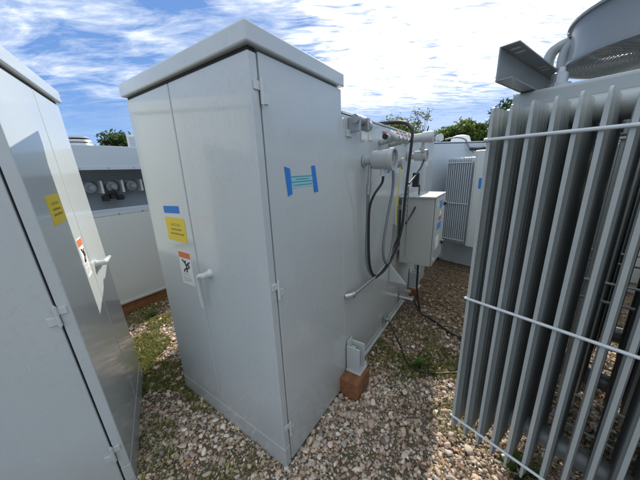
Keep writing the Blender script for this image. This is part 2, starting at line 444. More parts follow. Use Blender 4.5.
# pressure vacuum tube: horizontal drum pointing outward
pv = MB(); pv.lathe((1.95, 0, 1.86), (0, -1, 0), [(0, .05), (.02, .05), (.022, .038), (.15, .040), (.152, .05), (.25, .052), (.252, .045), (.254, 0)], 26)
for i in range(len(pv.smooth)): pv.smooth[i] = True
o = pv.build('pressure_relief_drum', GAUGE, CU); md = o.modifiers.new('es', 'EDGE_SPLIT'); md.split_angle = R(35)
MB().cyl((1.95, -.16, 1.82), (1.95, -.155, 1.74), .013, n=10).cyl((1.95, -.155, 1.77), (1.95, -.155, 1.745), .022, n=6).build('relief_fitting', GALV, CU)
fl = MB().cyl((1.62, 0, 1.63), (1.62, -.07, 1.63), .035, n=18).cyl((1.62, -.07, 1.63), (1.62, -.085, 1.63), .05, n=8)
fl.build('blank_flange', GAUGE, CU, .002)
MB().box(1.985, 2.03, -.13, -.07, 1.40, 1.54).build('relay_block', DARK, CU, .004)
MB().box(2.66, 2.72, -.0465, -.0452, 1.60, 1.68).build('white_sticker', WLAB, CU)
# yellow tag strips hanging beside the cable
yt = MB(); yt.obox((1.29, -.145, 1.30), (1, 0, 0), (.12, 0, 1), (0, -1, 0), .026, .30, .002)
yt.obox((1.26, -.15, 1.15), (1, 0, .1), (-.12, 0, 1), (0, -1, 0), .03, .22, .002)
yt.build('yellow_tag', YELT, CU)
MB().obox((1.12, -.12, 1.56), (1, 0, 0), (0, 0, 1), (0, -1, 0), .055, .07, .0015).build('blue_tag', BLUET, CU)
# cables and conduit on the tank side
def cable(name, pts, r, mat, parent=CU, n=10): return MB().tube(pts, r, n).build(name, mat, parent)
cable('conduit', [(.975, -.04, 1.45), (.975, -.035, 1.2), (.975, -.033, .98), (1.02, -.035, .83), (1.12, -.04, .74)], .0115, CONDUIT)
cable('cable', [(.99, -.14, 1.56), (1.00, -.13, 1.50), (.96, -.09, 1.42), (.955, -.06, 1.32), (.96, -.055, 1.10), (.985, -.055, .90), (1.06, -.055, .78), (1.16, -.05, .745)], .0085, RUBBER)
cable('conduit', [(1.22, -.13, 1.60), (1.23, -.13, 1.45), (1.17, -.12, 1.25), (1.12, -.11, 1.05), (1.13, -.11, .92), (1.20, -.11, .84), (1.30, -.10, .86), (1.40, -.09, .98), (1.45, -.08, 1.12)], .0105, CONDUIT)
cable('cable', [(1.36, .25, 1.945), (1.42, .06, 1.95), (1.48, -.10, 1.945), (1.50, -.16, 1.90), (1.50, -.18, 1.85), (1.48, -.17, 1.6), (1.46, -.16, 1.35), (1.44, -.15, 1.1), (1.38, -.12, .90), (1.24, -.09, .78), (1.10, -.06, .745)], .0115, RUBBER)
cable('cable', [(1.40, .25, 1.94), (1.47, .05, 1.945), (1.51, -.11, 1.935), (1.525, -.165, 1.88), (1.525, -.165, 1.7), (1.50, -.15, 1.4), (1.50, -.14, 1.1), (1.44, -.10, .95), (1.30, -.08, .80)], .007, RUBBER)
cable('cable', [(1.99, -.17, 1.66), (1.86, -.18, 1.60), (1.70, -.17, 1.52), (1.55, -.16, 1.46)], .008, RUBBER)
cable('cable', [(2.0, -.14, 1.42), (1.90, -.16, 1.28), (1.70, -.16, 1.18), (1.52, -.16, 1.12)], .008, RUBBER)
cable('conduit', [(1.32, -.075, .81), (1.15, -.055, .755), (.95, -.045, .745), (.78, -.038, .742), (.715, -.02, .74)], .013, GALV)
MB().cyl((.74, -.03, .74), (.695, .004, .738), .02, n=12).cyl((.755, -.033, .741), (.735, -.029, .74), .024, n=6).build('conduit_connector', BRASS, CU)
# beaded chain / tie strip beside the control box
ch = MB().box(1.553, 1.558, -.163, -.152, .80, 1.44)
for k in range(14): ch.box(1.54, 1.555, -.165, -.15, .82+k*.045, .84+k*.045)
ch.build('cable_tie_strip', GALV, CU)
# triangular gusset of the control box
gs = MB(); gs.add([(1.60, -.0, .69), (1.60, -.0, .50), (1.60, -.17, .50), (1.612, -.0, .69), (1.612, -.0, .50), (1.612, -.17, .50)], [(0, 1, 2), (3, 5, 4), (0, 2, 5, 3), (0, 3, 4, 1), (1, 4, 5, 2)])
gs.build('gusset', GREYL, CU, .002)
# control box
cb = MB().box(1.80, 2.295, -.332, -.03, .646, 1.315).build('control_box', BOXM, CU, .004)
MB().box(1.775, 2.31, -.346, -.018, 1.316, 1.330).build('box_hood', GREYL, cb, .003)
MB().box(1.806, 2.289, -.348, -.3345, .655, 1.309).build('box_door', BOXM, cb, .003)
MB().box(1.86, 2.24, -.03, .004, .75, .80).build('box_mount', GREY, cb, .002); MB().box(1.86, 2.24, -.03, .004, 1.18, 1.23).build('box_mount', GREY, cb, .002)
MB().box(2.21, 2.275, -.366, -.3485, 1.20, 1.235).build('box_latch', DARK, cb, .003); MB().box(2.21, 2.275, -.366, -.3485, .78, .815).build('box_latch', DARK, cb, .003)
MB().box(1.815, 1.85, -.358, -.3485, 1.23, 1.26).build('box_hinge', WHITE, cb, .002); MB().box(1.815, 1.85, -.358, -.3485, .70, .73).build('box_hinge', WHITE, cb, .002)
for nm, mt, z0, z1, x0, x1 in (('blue_sticker', BLUM, 1.20, 1.27, 1.99, 2.10), ('white_sticker', WLAB, 1.12, 1.17, 2.00, 2.08), ('red_sticker', REDM, 1.08, 1.118, 1.98, 2.10), ('blue_sticker', BLUM, .99, 1.055, 1.93, 2.11), ('white_sticker', WLAB, .80, .93, 1.88, 2.05)):
    MB().box(x0, x1, -.3496, -.3484, z0, z1).build(nm, mt, cb)
cable('conduit', [(2.0, -.18, .65), (2.0, -.18, .5), (1.98, -.19, .30), (1.96, -.24, .06)], .011, RUBBER)
# jacking pads
def jack(x):
    j = MB()
    j.box(x, x+.012, -.11, -.004, .135, .335).box(x+.085, x+.097, -.11, -.004, .135, .335).box(x+.012, x+.085, -.012, -.003, .15, .37)
    j.box(x-.015, x+.112, -.125, -.004, .128, .140).box(x+.02, x+.075, -.05, -.012, .16, .30)
    return j.build('jacking_pad', GREYL, CU, .003)
jack(.70); jack(2.34)
# drain valve and ground pad
dv = MB().cyl((1.98, -.004, .16), (1.98, -.14, .16), .028, n=16).cyl((1.98, -.14, .16), (1.98, -.16, .16), .04, n=16).cyl((1.98, -.09, .16), (1.98, -.09, .24), .016, n=12).cyl((1.98, -.09, .24), (1.98, -.09, .255), .04, n=10)
dv.build('drain_valve', BRASS, CU, .002)
MB().box(1.46, 1.53, -.025, .0, .10, .17).cyl((1.495, -.024, .135), (1.495, -.055, .135), .018, n=6).cyl((1.47, -.024, .15), (1.47, -.045, .15), .010, n=6).build('ground_pad', GALV, CU, .002)

# ================================================================== LEFT TRANSFORMER
LU = thing('transformer', 'grey cabinet transformer cut by the left edge, sunlit doors crossed by a hard shadow', 'transformer', (-1.054, 1.025, 0), (-.031, -.016, R(121.05)))
ml = lambda u, v, z: (u, v, z)
l1, l2, l3, _h = cabinet(LU, ml, .88, .69, .485, 1, H=2.098, handle='side', hinges=(1.895, 1.05, .24))
MB().box(.004, .90, .695, 2.4, .035, 1.91).build('tank', GREY, LU, .012)
MB().box(-.01, .91, .693, 2.41, 1.911, 1.925).build('tank_cover', GREY, LU, .004)
caution_label(l2, (.150, -.0002, 1.402), (1, 0, 0), (0, 0, 1), .178, .130)
warning_label(l2, (.358, -.0002, 1.075), (1, 0, 0), (0, 0, 1), .085, .215)

# ================================================================== BACK LEFT TRANSFORMER (open terminal compartment)
BL = thing('transformer', 'low grey transformer with open bushing compartment, seen between the two tall cabinets', 'transformer', (-2.343, 2.79, 0), (0, 0, YAW))
x0, x1 = -1.5, 2.3
MB().box(x0, x1, 0.0, .95, .15, 1.19).build('lower_cabinet', GREYL, BL, .006)
MB().box(x0, x1, -.002, .03, 1.1925, 1.232).build('shelf_lip', GREYB, BL, .003)
MB().box(x0, x1, -.002, .95, 1.70, 1.93).build('top_hood', GREYB, BL, .005)
MB().box(x0, x1, -.016, -.003, 1.683, 1.722).build('hood_lip', GREYB, BL, .003)
MB().box(x0, x0+.03, .031, .94, 1.234, 1.698).build('side_wall', GREYB, BL, .002); MB().box(x1-.03, x1, .031, .94, 1.234, 1.698).build('side_wall', GREYB, BL, .002)
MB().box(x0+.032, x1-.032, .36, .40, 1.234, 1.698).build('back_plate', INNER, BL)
for k in range(9):
    for z in (1.703, 1.205): MB().cyl((x0+.2+k*.24, -.017 if z > 1.5 else -.002, z), (x0+.2+k*.24, -.022 if z > 1.5 else -.008, z), .008, n=8).build('bolt', BRASS, BL)
MB().box(x0, x1, -.022, -.001, .150, .178).build('base_flange', GREYL, BL, .003)
for k in range(7):
    bx_ = -.40+k*.20
    bo = MB(); bo.lathe((bx_, .36, 1.50), (0, -1, 0), [(0, .062), (.03, .062), (.032, .05), (.06, .05), (.062, .066), (.075, .066), (.077, .046), (.15, .042), (.152, .056), (.165, .056), (.167, .03), (.23, .026), (.231, 0)], 22)
    for i in range(len(bo.smooth)): bo.smooth[i] = True
    o = bo.build('bushing', BUSH, BL); md = o.modifiers.new('es', 'EDGE_SPLIT'); md.split_angle = R(40)
    MB().box(bx_+.085, bx_+.107, .16, .35, 1.43, 1.57).build('bushing_bracket', GREYL, BL, .002)
fu = MB()
for k in range(3): fu.box(.10+k*.07, .15+k*.07, .2, .28, 1.34+.02*(k % 2), 1.40+.02*(k % 2))
fu.tube([(.12, .22, 1.40), (.2, .18, 1.45), (.24, .2, 1.38), (.30, .2, 1.37)], .014)
fu.build('black_connector', RUBBER, BL, .004)
# timber below it
tb = MB().box(-1.4, 2.2, .01, .12, -.02, .147).build('wooden_beam', WOOD, None, .006); tb.location = (-2.343, 2.79, 0); tb.rotation_euler = (0, 0, YAW)
tag(tb, 'long reddish brown timber beam under the low grey transformer behind the gap', 'timber')
# block under the near jacking pad
wb = MB().box(.60, .80, -.148, .0, -.02, .126).build('wooden_block', WOOD, None, .004); wb.location = (-.234, 1.058, 0); wb.rotation_euler = (0, 0, YAW)
tag(wb, 'short orange brown wooden block under the foot of the middle transformer', 'timber')
MB().cyl((.70, -.1475, .05), (.70, -.1495, .05), .018, n=16).build('stamp', simple('blue_grey_stamp', (.06, .09, .16), .7), wb)
wb2 = MB().box(2.3, 2.5, -.13, .0, -.02, .126).build('wooden_block', WOOD, None, .004); wb2.location = (-.234, 1.058, 0); wb2.rotation_euler = (0, 0, YAW)
tag(wb2, 'wooden block in shade under the far foot of the middle transformer, behind the drain valve', 'timber')

# ================================================================== RADIATORS
def fin_mb(depth=.36, z0=.313, z1=1.794, th=.0085):
    """one pressed radiator panel in the y-z plane: flange edge, vertical flutes, tapered foot and head"""
    # outline half thickness along y (flutes), columns of verts along z
    ys = [0, .003, .010, .018, .026]; hs = [.0060, .0064, .0062, .0036, .0030]
    nfl = 8; y = .034; step = (depth-.068)/nfl
    for k in range(nfl):
        for t in (0, .25, .5, .75, 1):
            ys.append(y+step*(k+t*.80)); hs.append(.0028+.0095*(1 if t == .5 else .86) if 0 < t < 1 else .0026)
    ys += [depth-.020, depth-.010, depth]; hs += [.003, .0058, .0058]
    n = len(ys)
    def zlo(y):
        e = min(y, depth-y); return z0 + max(0, .0) + (.045*max(0, (1-e/.035)) if e < .035 else 0)*0 + .02*max(0, 1-e/.02)**2
    def zhi(y):
        e = min(y, depth-y); return z1 - .014*max(0, 1-e/.012)**2
    rows = [(0.0, .35), (.012, .6), (.05, 1), (.5, 1), (.95, 1), (.985, .6), (1, .35)]
    vs = []; fs = []
    for side in (1, -1):
        for (t, s) in rows:
            for yy, hh in zip(ys, hs):
                a, b = zlo(yy), zhi(yy); zz = a+(b-a)*t
                vs.append((side*(.0024+(hh-.0024)*s), yy, zz))
    m = len(rows)
    for sd in (0, 1):
        o = sd*m*n
        for i in range(m-1):
            for j in range(n-1):
                q = (o+i*n+j, o+i*n+j+1, o+(i+1)*n+j+1, o+(i+1)*n+j); fs.append(q if sd else q[::-1])
    o = m*n
    for j in range(n-1):
        fs.append((j, j+1, o+j+1, o+j)); k = (m-1)*n; fs.append((k+j, o+k+j, o+k+j+1, k+j+1))
    for i in range(m-1):
        fs.append((i*n, o+i*n, o+(i+1)*n, (i+1)*n)); fs.append((i*n+n-1, (i+1)*n+n-1, o+(i+1)*n+n-1, o+i*n+n-1))
    mb = MB(); mb.add(vs, fs, True); return mb
FIN = None
def bank(root, nf, pitch, y0, x0=0.0, depth=.36, rods=(1.685, 1.045, .404), mat=GREYR, z0=.313, z1=1.794, headr=.045, lod=False):
    global FIN
    f0 = fin_mb(depth, z0, z1).build('fin', mat, root)
    md = f0.modifiers.new('es', 'EDGE_SPLIT'); md.split_angle = R(55)
    f0.location = (x0, y0, 0)
    for k in range(1, nf):
        c = f0.copy(); COL.objects.link(c); c.parent = root; c.location = (x0+k*pitch+random.uniform(-.0008, .0008), y0, 0)
    for z in rods:
        MB().tube([(x0-.012, y0-.006, z), (x0+(nf-1)*pitch+.012, y0-.006, z)], .0058, 12, smooth=False).build('tie_rod', WHITE, root)
        MB().tube([(x0-.012, y0+depth+.006, z), (x0+(nf-1)*pitch+.012, y0+depth+.006, z)], .0058, 10, smooth=False).build('tie_rod', WHITE, root)
    for z in (z1-.03, z0+.10):
        MB().cyl((x0-.015, y0+depth*.55, z), (x0+nf*pitch+.16, y0+depth*.55, z), headr, n=24).build('header_pipe', mat, root)
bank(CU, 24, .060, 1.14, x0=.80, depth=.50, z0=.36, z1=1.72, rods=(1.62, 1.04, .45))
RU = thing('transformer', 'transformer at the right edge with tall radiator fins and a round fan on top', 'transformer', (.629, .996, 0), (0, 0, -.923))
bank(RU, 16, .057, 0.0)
bank(RU, 16, .057, .62)
bank(RU, 16, .057, 1.24)
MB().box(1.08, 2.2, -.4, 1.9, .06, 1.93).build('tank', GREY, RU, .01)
# top rail over the fins, carries channel and fan
MB().box(-.01, 1.07, .20, .30, 1.80, 1.862).build('top_rail', GREYR, RU, .012, 3)
MB().lathe((.115, .25, 1.862), (0, 0, 1), [(0, .036), (.012, .036), (.014, .026), (.045, .024), (.05, .016), (.065, .014), (.066, 0)], 18).build('lifting_stub', GALV, RU)
chn = MB()
chn.box(.012, .017, -.04, .62, 1.862, 1.965).box(.0175, .068, -.04, .62, 1.960, 1.965).box(.0175, .06, -.04, .62, 1.863, 1.868)
chn.build('steel_channel', FANM, RU, .0015)
sl = MB()  # white plates imitate bright sky showing through the slots in the flange
for y in (.0, .045, .30, .345): sl.box(.030, .056, y, y+.012, 1.9594, 1.9656)
sl.build('slot_sky_plate', WLAB, RU)
# fan
FX, FY, FZ, FR, FH = .365, .70, 2.0, .33, .165
fr = MB(); fr.lathe((FX, FY, FZ), (0, 0, 1), [(0, FR*1.0), (.0, FR*1.035), (.012, FR*1.035), (.014, FR*1.0), (.06, FR*.985), (FH-.03, FR*.985), (FH-.012, FR*1.0), (FH-.01, FR*1.04), (FH, FR*1.04), (FH, FR*.975), (FH-.02, FR*.96), (.03, FR*.96), (0, FR*.985), (0, FR*1.0)], 64)
for i in range(len(fr.smooth)): fr.smooth[i] = True
o = fr.build('fan_ring', FANM, RU); md = o.modifiers.new('es', 'EDGE_SPLIT'); md.split_angle = R(30)
gd = MB()
for k in range(1, 27):
    rr = FR*k/27; n = 48
    gd.tube([(FX+rr*math.cos(2*PI*i/n), FY+rr*math.sin(2*PI*i/n), FZ+.004) for i in range(n+1)], .0016, 5, smooth=False)
for i in range(60):
    t = 2*PI*i/60; gd.tube([(FX+.03*math.cos(t), FY+.03*math.sin(t), FZ+.0072), (FX+FR*.99*math.cos(t), FY+FR*.99*math.sin(t), FZ+.0072)], .0018, 5, smooth=False)
gd.build('fan_guard', GALV, RU)
MB().cyl((FX, FY, FZ+.07), (FX, FY, FZ+.20), .075, n=26).build('fan_motor', GREY, RU, .008)
bl = MB()
for i in range(5):
    t = 2*PI*i/5; a = Vector((math.cos(t), math.sin(t), 0)); b = Vector((-math.sin(t), math.cos(t), 0)); c = Vector((FX, FY, FZ+.08))
    q = [c+a*.06-b*.05+Vector((0, 0, -.02)), c+a*FR*.92-b*.11+Vector((0, 0, -.025)), c+a*FR*.92+b*.11+Vector((0, 0, .025)), c+a*.06+b*.05+Vector((0, 0, .02))]
    bl.add(q+[v+Vector((0, 0, .004)) for v in q], [(0, 1, 2, 3), (7, 6, 5, 4), (0, 4, 5, 1), (1, 5, 6, 2), (2, 6, 7, 3), (3, 7, 4, 0)])
bl.build('fan_blades', GALV, RU)
MB().box(-.12, .75, .636, .69, 1.83, 1.8615).build('cross_member', GREYR, RU, .003)
for (x, y) in ((-.03, .662), (.03, .655), (.66, .66)):
    sg = 1 if x < .3 else -1
    MB().tube([(x, y, 1.862), (x, y, 2.0), (x, y, 2.075), (x+.02*sg, y, 2.115), (x+.07*sg, y, 2.125)], .024, 14).cyl((x, y, 1.8625), (x, y, 1.872), .04, n=16).build('fan_leg', GREYR, RU)

# ================================================================== BACK TRANSFORMER with radiators
BT = thing('transformer', 'pale grey transformer with white domed cap, at the back beyond the control box', 'transformer', (1.80, 4.215, 0), (0, 0, R(8.2)))
MB().box(0, 2.4, .0, 1.2, .03, 1.94).build('tank', GREYB, BT, .03, 3)
MB().box(-.01, 2.41, -.01, 1.21, 1.941, 1.955).build('tank_cover', GREYB, BT, .003)
MB().box(-.75, -.03, .08, 1.1, .03, 1.90).build('terminal_cabinet', GREYB, BT, .01)
dm = MB(); dm.lathe((.72, .35, 1.955), (0, 0, 1), [(0, .16), (.03, .16), (.05, .15), (.09, .14), (.115, .12), (.13, .07), (.132, 0)], 24)
for i in range(len(dm.smooth)): dm.smooth[i] = True
dm.build('domed_cap', WLAB, BT)
ga = MB().cyl((.20, .2, 1.955), (.20, .2, 2.02), .03, n=14).lathe((.16, .14, 2.02), (.3, -1, .2), [(0, .05), (.05, .055), (.07, .06), (.072, 0)], 20)
ga.build('top_gauge', GAUGE, BT)
MB().tube([(.27, .1, 2.0), (.42, .05, 2.02), (.55, .0, 1.98), (.60, -.05, 1.85), (.66, -.08, 1.78)], .011).build('cable', CONDUIT, BT)
MB().tube([(.60, -.06, 1.84), (.75, -.10, 1.83), (.9, -.12, 1.86), (1.1, -.14, 1.88), (1.35, -.16, 1.90)], .024).build('cable', RUBBER, BT)
BR = thing('radiator', 'pale radiator bank with closely spaced fins standing against the back transformer', 'radiator', (1.94, 3.95, 0), (0, 0, -.923))
bank(BR, 12, .030, 0.0, depth=.30, rods=(1.63, 1.05, .50), mat=GREYB, z0=.44, z1=1.70, headr=.035)
ep = MB().box(.375, .40, -.03, .34, .44, 1.78).build('end_panel', WLAB, BR, .008)
MB().obox((.405, .02, 1.25), (0, 1, 0), (0, 0, 1), (1, 0, 0), .05, .16, .001).build('blue_tape', BLUET, ep)
ep.data.materials.clear(); ep.data.materials.append(GREYL)
MB().box(.40, .95, -.035, -.015, .44, 1.78).build('end_panel', GREYL, BR, .006)
MB().obox((.46, -.036, 1.28), (1, 0, 0), (0, 0, 1), (0, -1, 0), .045, .14, .001).build('blue_tape', BLUET, BR)
MB().box(-.2, .95, .345, .55, .0, 1.60).build('support_frame', GREYB, BR, .006)

# far unit behind the low transformer on the left, only its vent cap shows
FT = thing('transformer', 'far grey transformer at left, its ribbed round vent cap showing above the low one', 'transformer', (-5.15, 6.0, 0), (0, 0, YAW))
MB().box(-.9, 1.1, -.5, .8, .03, 2.22).build('tank', GREYB, FT, .02)
vc = MB()
for k in range(3): vc.lathe((0, 0, 2.22+k*.07), (0, 0, 1), [(0, .17), (.0, .24-.012*k), (.052, .22-.012*k), (.056, .17)], 30)
vc.lathe((0, 0, 2.44), (0, 0, 1), [(0, .15), (.0, .20), (.04, .15), (.055, 0)], 30)
vc.build('vent_cap', GALV, FT)
SP = thing('utility_box', 'small pale metal box on a thin post beside the dark tree, above the low transformer', 'utility box', (-6.45, 9.8, 0), (0, 0, .3))
MB().cyl((0, 0, 0), (0, 0, 2.75), .04, n=12).build('post', GALV, SP)
MB().box(-.22, .22, -.08, .08, 2.55, 3.02).build('box', WLAB, SP, .02)
MB().box(-.14, .14, -.09, -.081, 2.62, 2.95).build('cover_plate', GREYB, SP)

# ================================================================== GROUND
def gz(x, y):
    return .010*np.sin(2.1*x+.7)*np.cos(1.7*y+.3) + .006*np.sin(5.3*x-1.1*y) + .005*np.cos(4.1*y+2.2*x) - .008
def axis(lo, hi, step):
    a = list(np.arange(lo, hi+1e-6, step)); g = step; p = a[-1]
    while p < 900: g *= 1.35; p += g; a.append(p)
    g = step; p = a[0]; b = []
    while p > -900: g *= 1.35; p -= g; b.append(p)
    return np.array(b[::-1]+a)
ax, ay = axis(-3.5, 4.5, .05), axis(-.2, 7, .05)
X, Y = np.meshgrid(ax, ay); Z = gz(X, Y)
fade = np.clip(1-(np.hypot(X, Y-2)-8)/10, 0, 1); Z = Z*fade
h = np.zeros_like(X)
for k in range(14):
    fx, fy, ph = rng.normal(0, 26), rng.normal(0, 26), rng.uniform(0, 6.28); h += np.sin(fx*X+fy*Y+ph)
Z += h*.0009*fade
V = np.stack([X.ravel(), Y.ravel(), Z.ravel()], 1)
ny, nx = X.shape; I = np.arange(ny*nx).reshape(ny, nx)
F = np.stack([I[:-1, :-1].ravel(), I[:-1, 1:].ravel(), I[1:, 1:].ravel(), I[1:, :-1].ravel()], 1)
m, nt, b = newmat('soil_and_litter')
geo = N(nt, 'ShaderNodeNewGeometry'); P = geo.outputs['Position']
na = noise(nt, 2.2, 5, .6, P); nb_ = noise(nt, 55, 6, .7, P); nc = noise(nt, 9, 5, .65, P)
vo = N(nt, 'ShaderNodeTexVoronoi'); vo.inputs['Scale'].default_value = 42; nt.links.new(P, vo.inputs['Vector'])
soil = mixc(nt, (.075, .054, .038), (.22, .16, .11), ramp(nt, nb_.outputs[0], [(.3, 0), (.7, 1)]).outputs[0])
peb = mixc(nt, soil, mixc(nt, (.20, .15, .11), (.42, .34, .27), vo.outputs['Color']), ramp(nt, vo.outputs['Distance'], [(.25, 1), (.45, 0)]).outputs[0])
gr = mixc(nt, peb, mixc(nt, (.035, .055, .015), (.10, .13, .035), nb_.outputs[0]), math_(nt, 'MULTIPLY', ramp(nt, nc.outputs[0], [(.50, 0), (.64, 1)]).outputs[0], .75))
nt.links.new(gr, b.inputs['Base Color']); b.inputs['Roughness'].default_value = .95
bp = N(nt, 'ShaderNodeBump'); bp.inputs['Strength'].default_value = .8; bp.inputs['Distance'].default_value = .012
nt.links.new(nb_.outputs[0], bp.inputs['Height']); nt.links.new(bp.outputs[0], b.inputs['Normal'])
go = np_mesh('ground', V, F, None, m, True); go['kind'] = 'structure'

# footprints to keep clear
def inside(px, py, ox, oy, yaw, x0, x1, y0, y1, pad=0.0):
    dx, dy = px-ox, py-oy; c, s = math.cos(yaw), math.sin(yaw)
    a = dx*c+dy*s; bb = -dx*s+dy*c
    return (a > x0-pad) & (a < x1+pad) & (bb > y0-pad) & (bb < y1+pad)
def blocked(px, py, pad=.0):
    k = inside(px, py, -.234, 1.058, YAW, -.0, .674, -.0, 1.035, pad) | inside(px, py, -.234, 1.058, YAW, .6, 3.05, .03, 1.1, pad)
    k |= inside(px, py, -1.054, 1.025, R(121.05), 0, .88, 0, 2.4, pad) | inside(px, py, -2.343, 2.79, YAW, -1.4, 2.2, .02, .95, pad)
    k |= inside(px, py, -.234, 1.058, YAW, .60, .80, -.15, 0, pad)
    k |= inside(px, py, 1.80, 4.215, R(8.2), -.75, 2.4, 0, 1.2, pad)
    return k
def vnoise(px, py, sc_, seed):
    r = np.random.default_rng(seed); v = np.zeros_like(px)
    for k in range(9):
        t = r.uniform(0, 6.28); f = sc_*r.uniform(.6, 1.7); v += np.sin(f*(np.cos(t)*px+np.sin(t)*py)+r.uniform(0, 6.28))
    return v/3
# stones
bm = bmesh.new(); bmesh.ops.create_icosphere(bm, subdivisions=2, radius=1)
bv = np.array([v.co[:] for v in bm.verts]); bf = np.array([[v.index for v in f.verts] for f in bm.faces]); bm.free()
variants = []
for k in range(16):
    d = np.zeros(len(bv)); r = np.random.default_rng(100+k)
    vv = bv.copy()
    for j in range(13):         # planar cuts give broken-stone facets
        n = r.normal(size=3); n /= np.linalg.norm(n); c = r.uniform(.42, .80)
        dd = vv@n; over = np.maximum(dd-c, 0); vv = vv-over[:, None]*n
    vv *= r.uniform(.8, 1.45, 3); vv[:, 2] *= .66
    variants.append(vv)
bm = bmesh.new(); bmesh.ops.create_icosphere(bm, subdivisions=1, radius=1)
bv1 = np.array([v.co[:] for v in bm.verts]); bf1 = np.array([[v.index for v in f.verts] for f in bm.faces]); bm.free()
var1 = []
for k in range(16):
    r = np.random.default_rng(300+k); vv = bv1*(1+r.uniform(-.42, .25, (len(bv1), 1))); vv *= r.uniform(.6, 1.5, 3); vv[:, 2] *= .55; var1.append(vv)
def density(px, py):
    g = vnoise(px, py, 3.3, 5)
    d = np.clip(.85+.3*g, .35, 1)
    green = vnoise(px, py, 4.2, 9)
    d = np.where(green > .75, d*.55, d)
    mulch = np.clip((py-2.0)/1.3, 0, 1)*(px > .2)
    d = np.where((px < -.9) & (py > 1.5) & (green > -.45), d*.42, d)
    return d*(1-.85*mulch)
def stones(name, n, x0, x1, y0, y1, smin, smax, base, faces, gravel_tone):
    px = rng.uniform(x0, x1, n); py = rng.uniform(y0, y1, n)
    near = np.hypot(px, py)
    keep = (rng.uniform(0, 1, n) < density(px, py)*np.clip(2.6/np.maximum(near, .1), .35, 1)) & ~blocked(px, py, .0)
    keep &= (np.abs(px) < 1.45*py+.6)
    px, py = px[keep], py[keep]; n = len(px)
    s = smin+(smax-smin)*rng.beta(1.3, 3.2, n)
    nv = len(base[0]); V = np.zeros((n, nv, 3)); C = np.zeros((n, nv, 3))
    pal = np.array([(.66, .55, .46), (.60, .45, .35), (.70, .58, .48), (.52, .41, .34), (.68, .50, .42), (.78, .71, .64), (.46, .42, .40), (.62, .44, .35), (.30, .22, .17)])
    pc = pal[rng.choice(len(pal), n, p=[.18, .15, .14, .1, .14, .09, .06, .09, .05])]*rng.uniform(.55, 1.2, (n, 1))*gravel_tone
    mw = np.clip((py-1.9)/.9, 0, 1)*(px > .2); pc = pc*(1-mw[:, None]*np.array([.46, .54, .60])); pc = pc*np.array([.97, 1.0, .98])  # browner mulch tone, with the corridor's shade also put into the stone colour
    th = rng.uniform(0, 6.28, n); tl = rng.normal(0, .5, n)
    vi = rng.integers(0, len(base), n)
    B = np.array(base)[vi]*s[:, None, None]
    cy, sy = np.cos(tl)[:, None], np.sin(tl)[:, None]
    y_, z_ = B[:, :, 1]*cy-B[:, :, 2]*sy, B[:, :, 1]*sy+B[:, :, 2]*cy
    c, s2 = np.cos(th)[:, None], np.sin(th)[:, None]
    V[:, :, 0] = B[:, :, 0]*c-y_*s2+px[:, None]; V[:, :, 1] = B[:, :, 0]*s2+y_*c+py[:, None]
    V[:, :, 2] = z_ + (gz(px, py)+s*rng.uniform(.0, .75, n))[:, None]
    C[:] = pc[:, None, :]
    F = (faces[None]+(np.arange(n)*nv)[:, None, None]).reshape(-1, 3)
    o = np_mesh(name, V.reshape(-1, 3), F, C.reshape(-1, 3), STONE, False); o['kind'] = 'stuff'
    o['category'] = 'gravel'
    return o
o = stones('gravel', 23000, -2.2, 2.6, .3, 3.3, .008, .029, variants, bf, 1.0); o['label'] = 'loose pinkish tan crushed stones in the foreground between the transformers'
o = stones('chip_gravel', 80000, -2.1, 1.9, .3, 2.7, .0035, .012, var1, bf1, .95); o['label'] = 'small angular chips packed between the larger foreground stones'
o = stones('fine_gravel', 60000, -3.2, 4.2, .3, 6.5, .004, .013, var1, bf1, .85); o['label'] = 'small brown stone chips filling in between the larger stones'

# grass blades
def blades(name, label, n, patches, hmin, hmax, cols, cat='grass'):
    px = []; py = []
    for (cx, cy, rx, w) in patches:
        k = int(n*w); px.append(rng.normal(cx, rx, k)); py.append(rng.normal(cy, rx, k))
    px, py = np.concatenate(px), np.concatenate(py)
    keep = (vnoise(px, py, 11, 21) > -.35) & ~blocked(px, py, -.01); px, py = px[keep], py[keep]; n = len(px)
    hh = rng.uniform(hmin, hmax, n); w = rng.uniform(.0012, .003, n); t = rng.uniform(0, 6.28, n); ln = rng.uniform(.1, .9, n)*hh
    t2 = rng.uniform(0, 6.28, n); z0 = gz(px, py)
    V = np.zeros((n, 5, 3)); wx, wy = np.cos(t)*w, np.sin(t)*w; lx, ly = np.cos(t2)*ln, np.sin(t2)*ln
    V[:, 0] = np.stack([px-wx, py-wy, z0], 1); V[:, 1] = np.stack([px+wx, py+wy, z0], 1)
    V[:, 2] = np.stack([px+wx+lx*.35, py+wy+ly*.35, z0+hh*.6], 1); V[:, 3] = np.stack([px-wx+lx*.35, py-wy+ly*.35, z0+hh*.6], 1)
    V[:, 4] = np.stack([px+lx, py+ly, z0+hh*.95], 1)
    base = np.arange(n)[:, None]*5
    F = np.concatenate([base+np.array([[0, 1, 2]]), base+np.array([[0, 2, 3]]), base+np.array([[3, 2, 4]])], 0)
    C = np.repeat(np.array(cols)[rng.integers(0, len(cols), n)]*rng.uniform(.7, 1.2, (n, 1)), 5, 0)
    o = np_mesh(name, V.reshape(-1, 3), F, C, BLADE); tag(o, label, cat, None, 'stuff'); return o
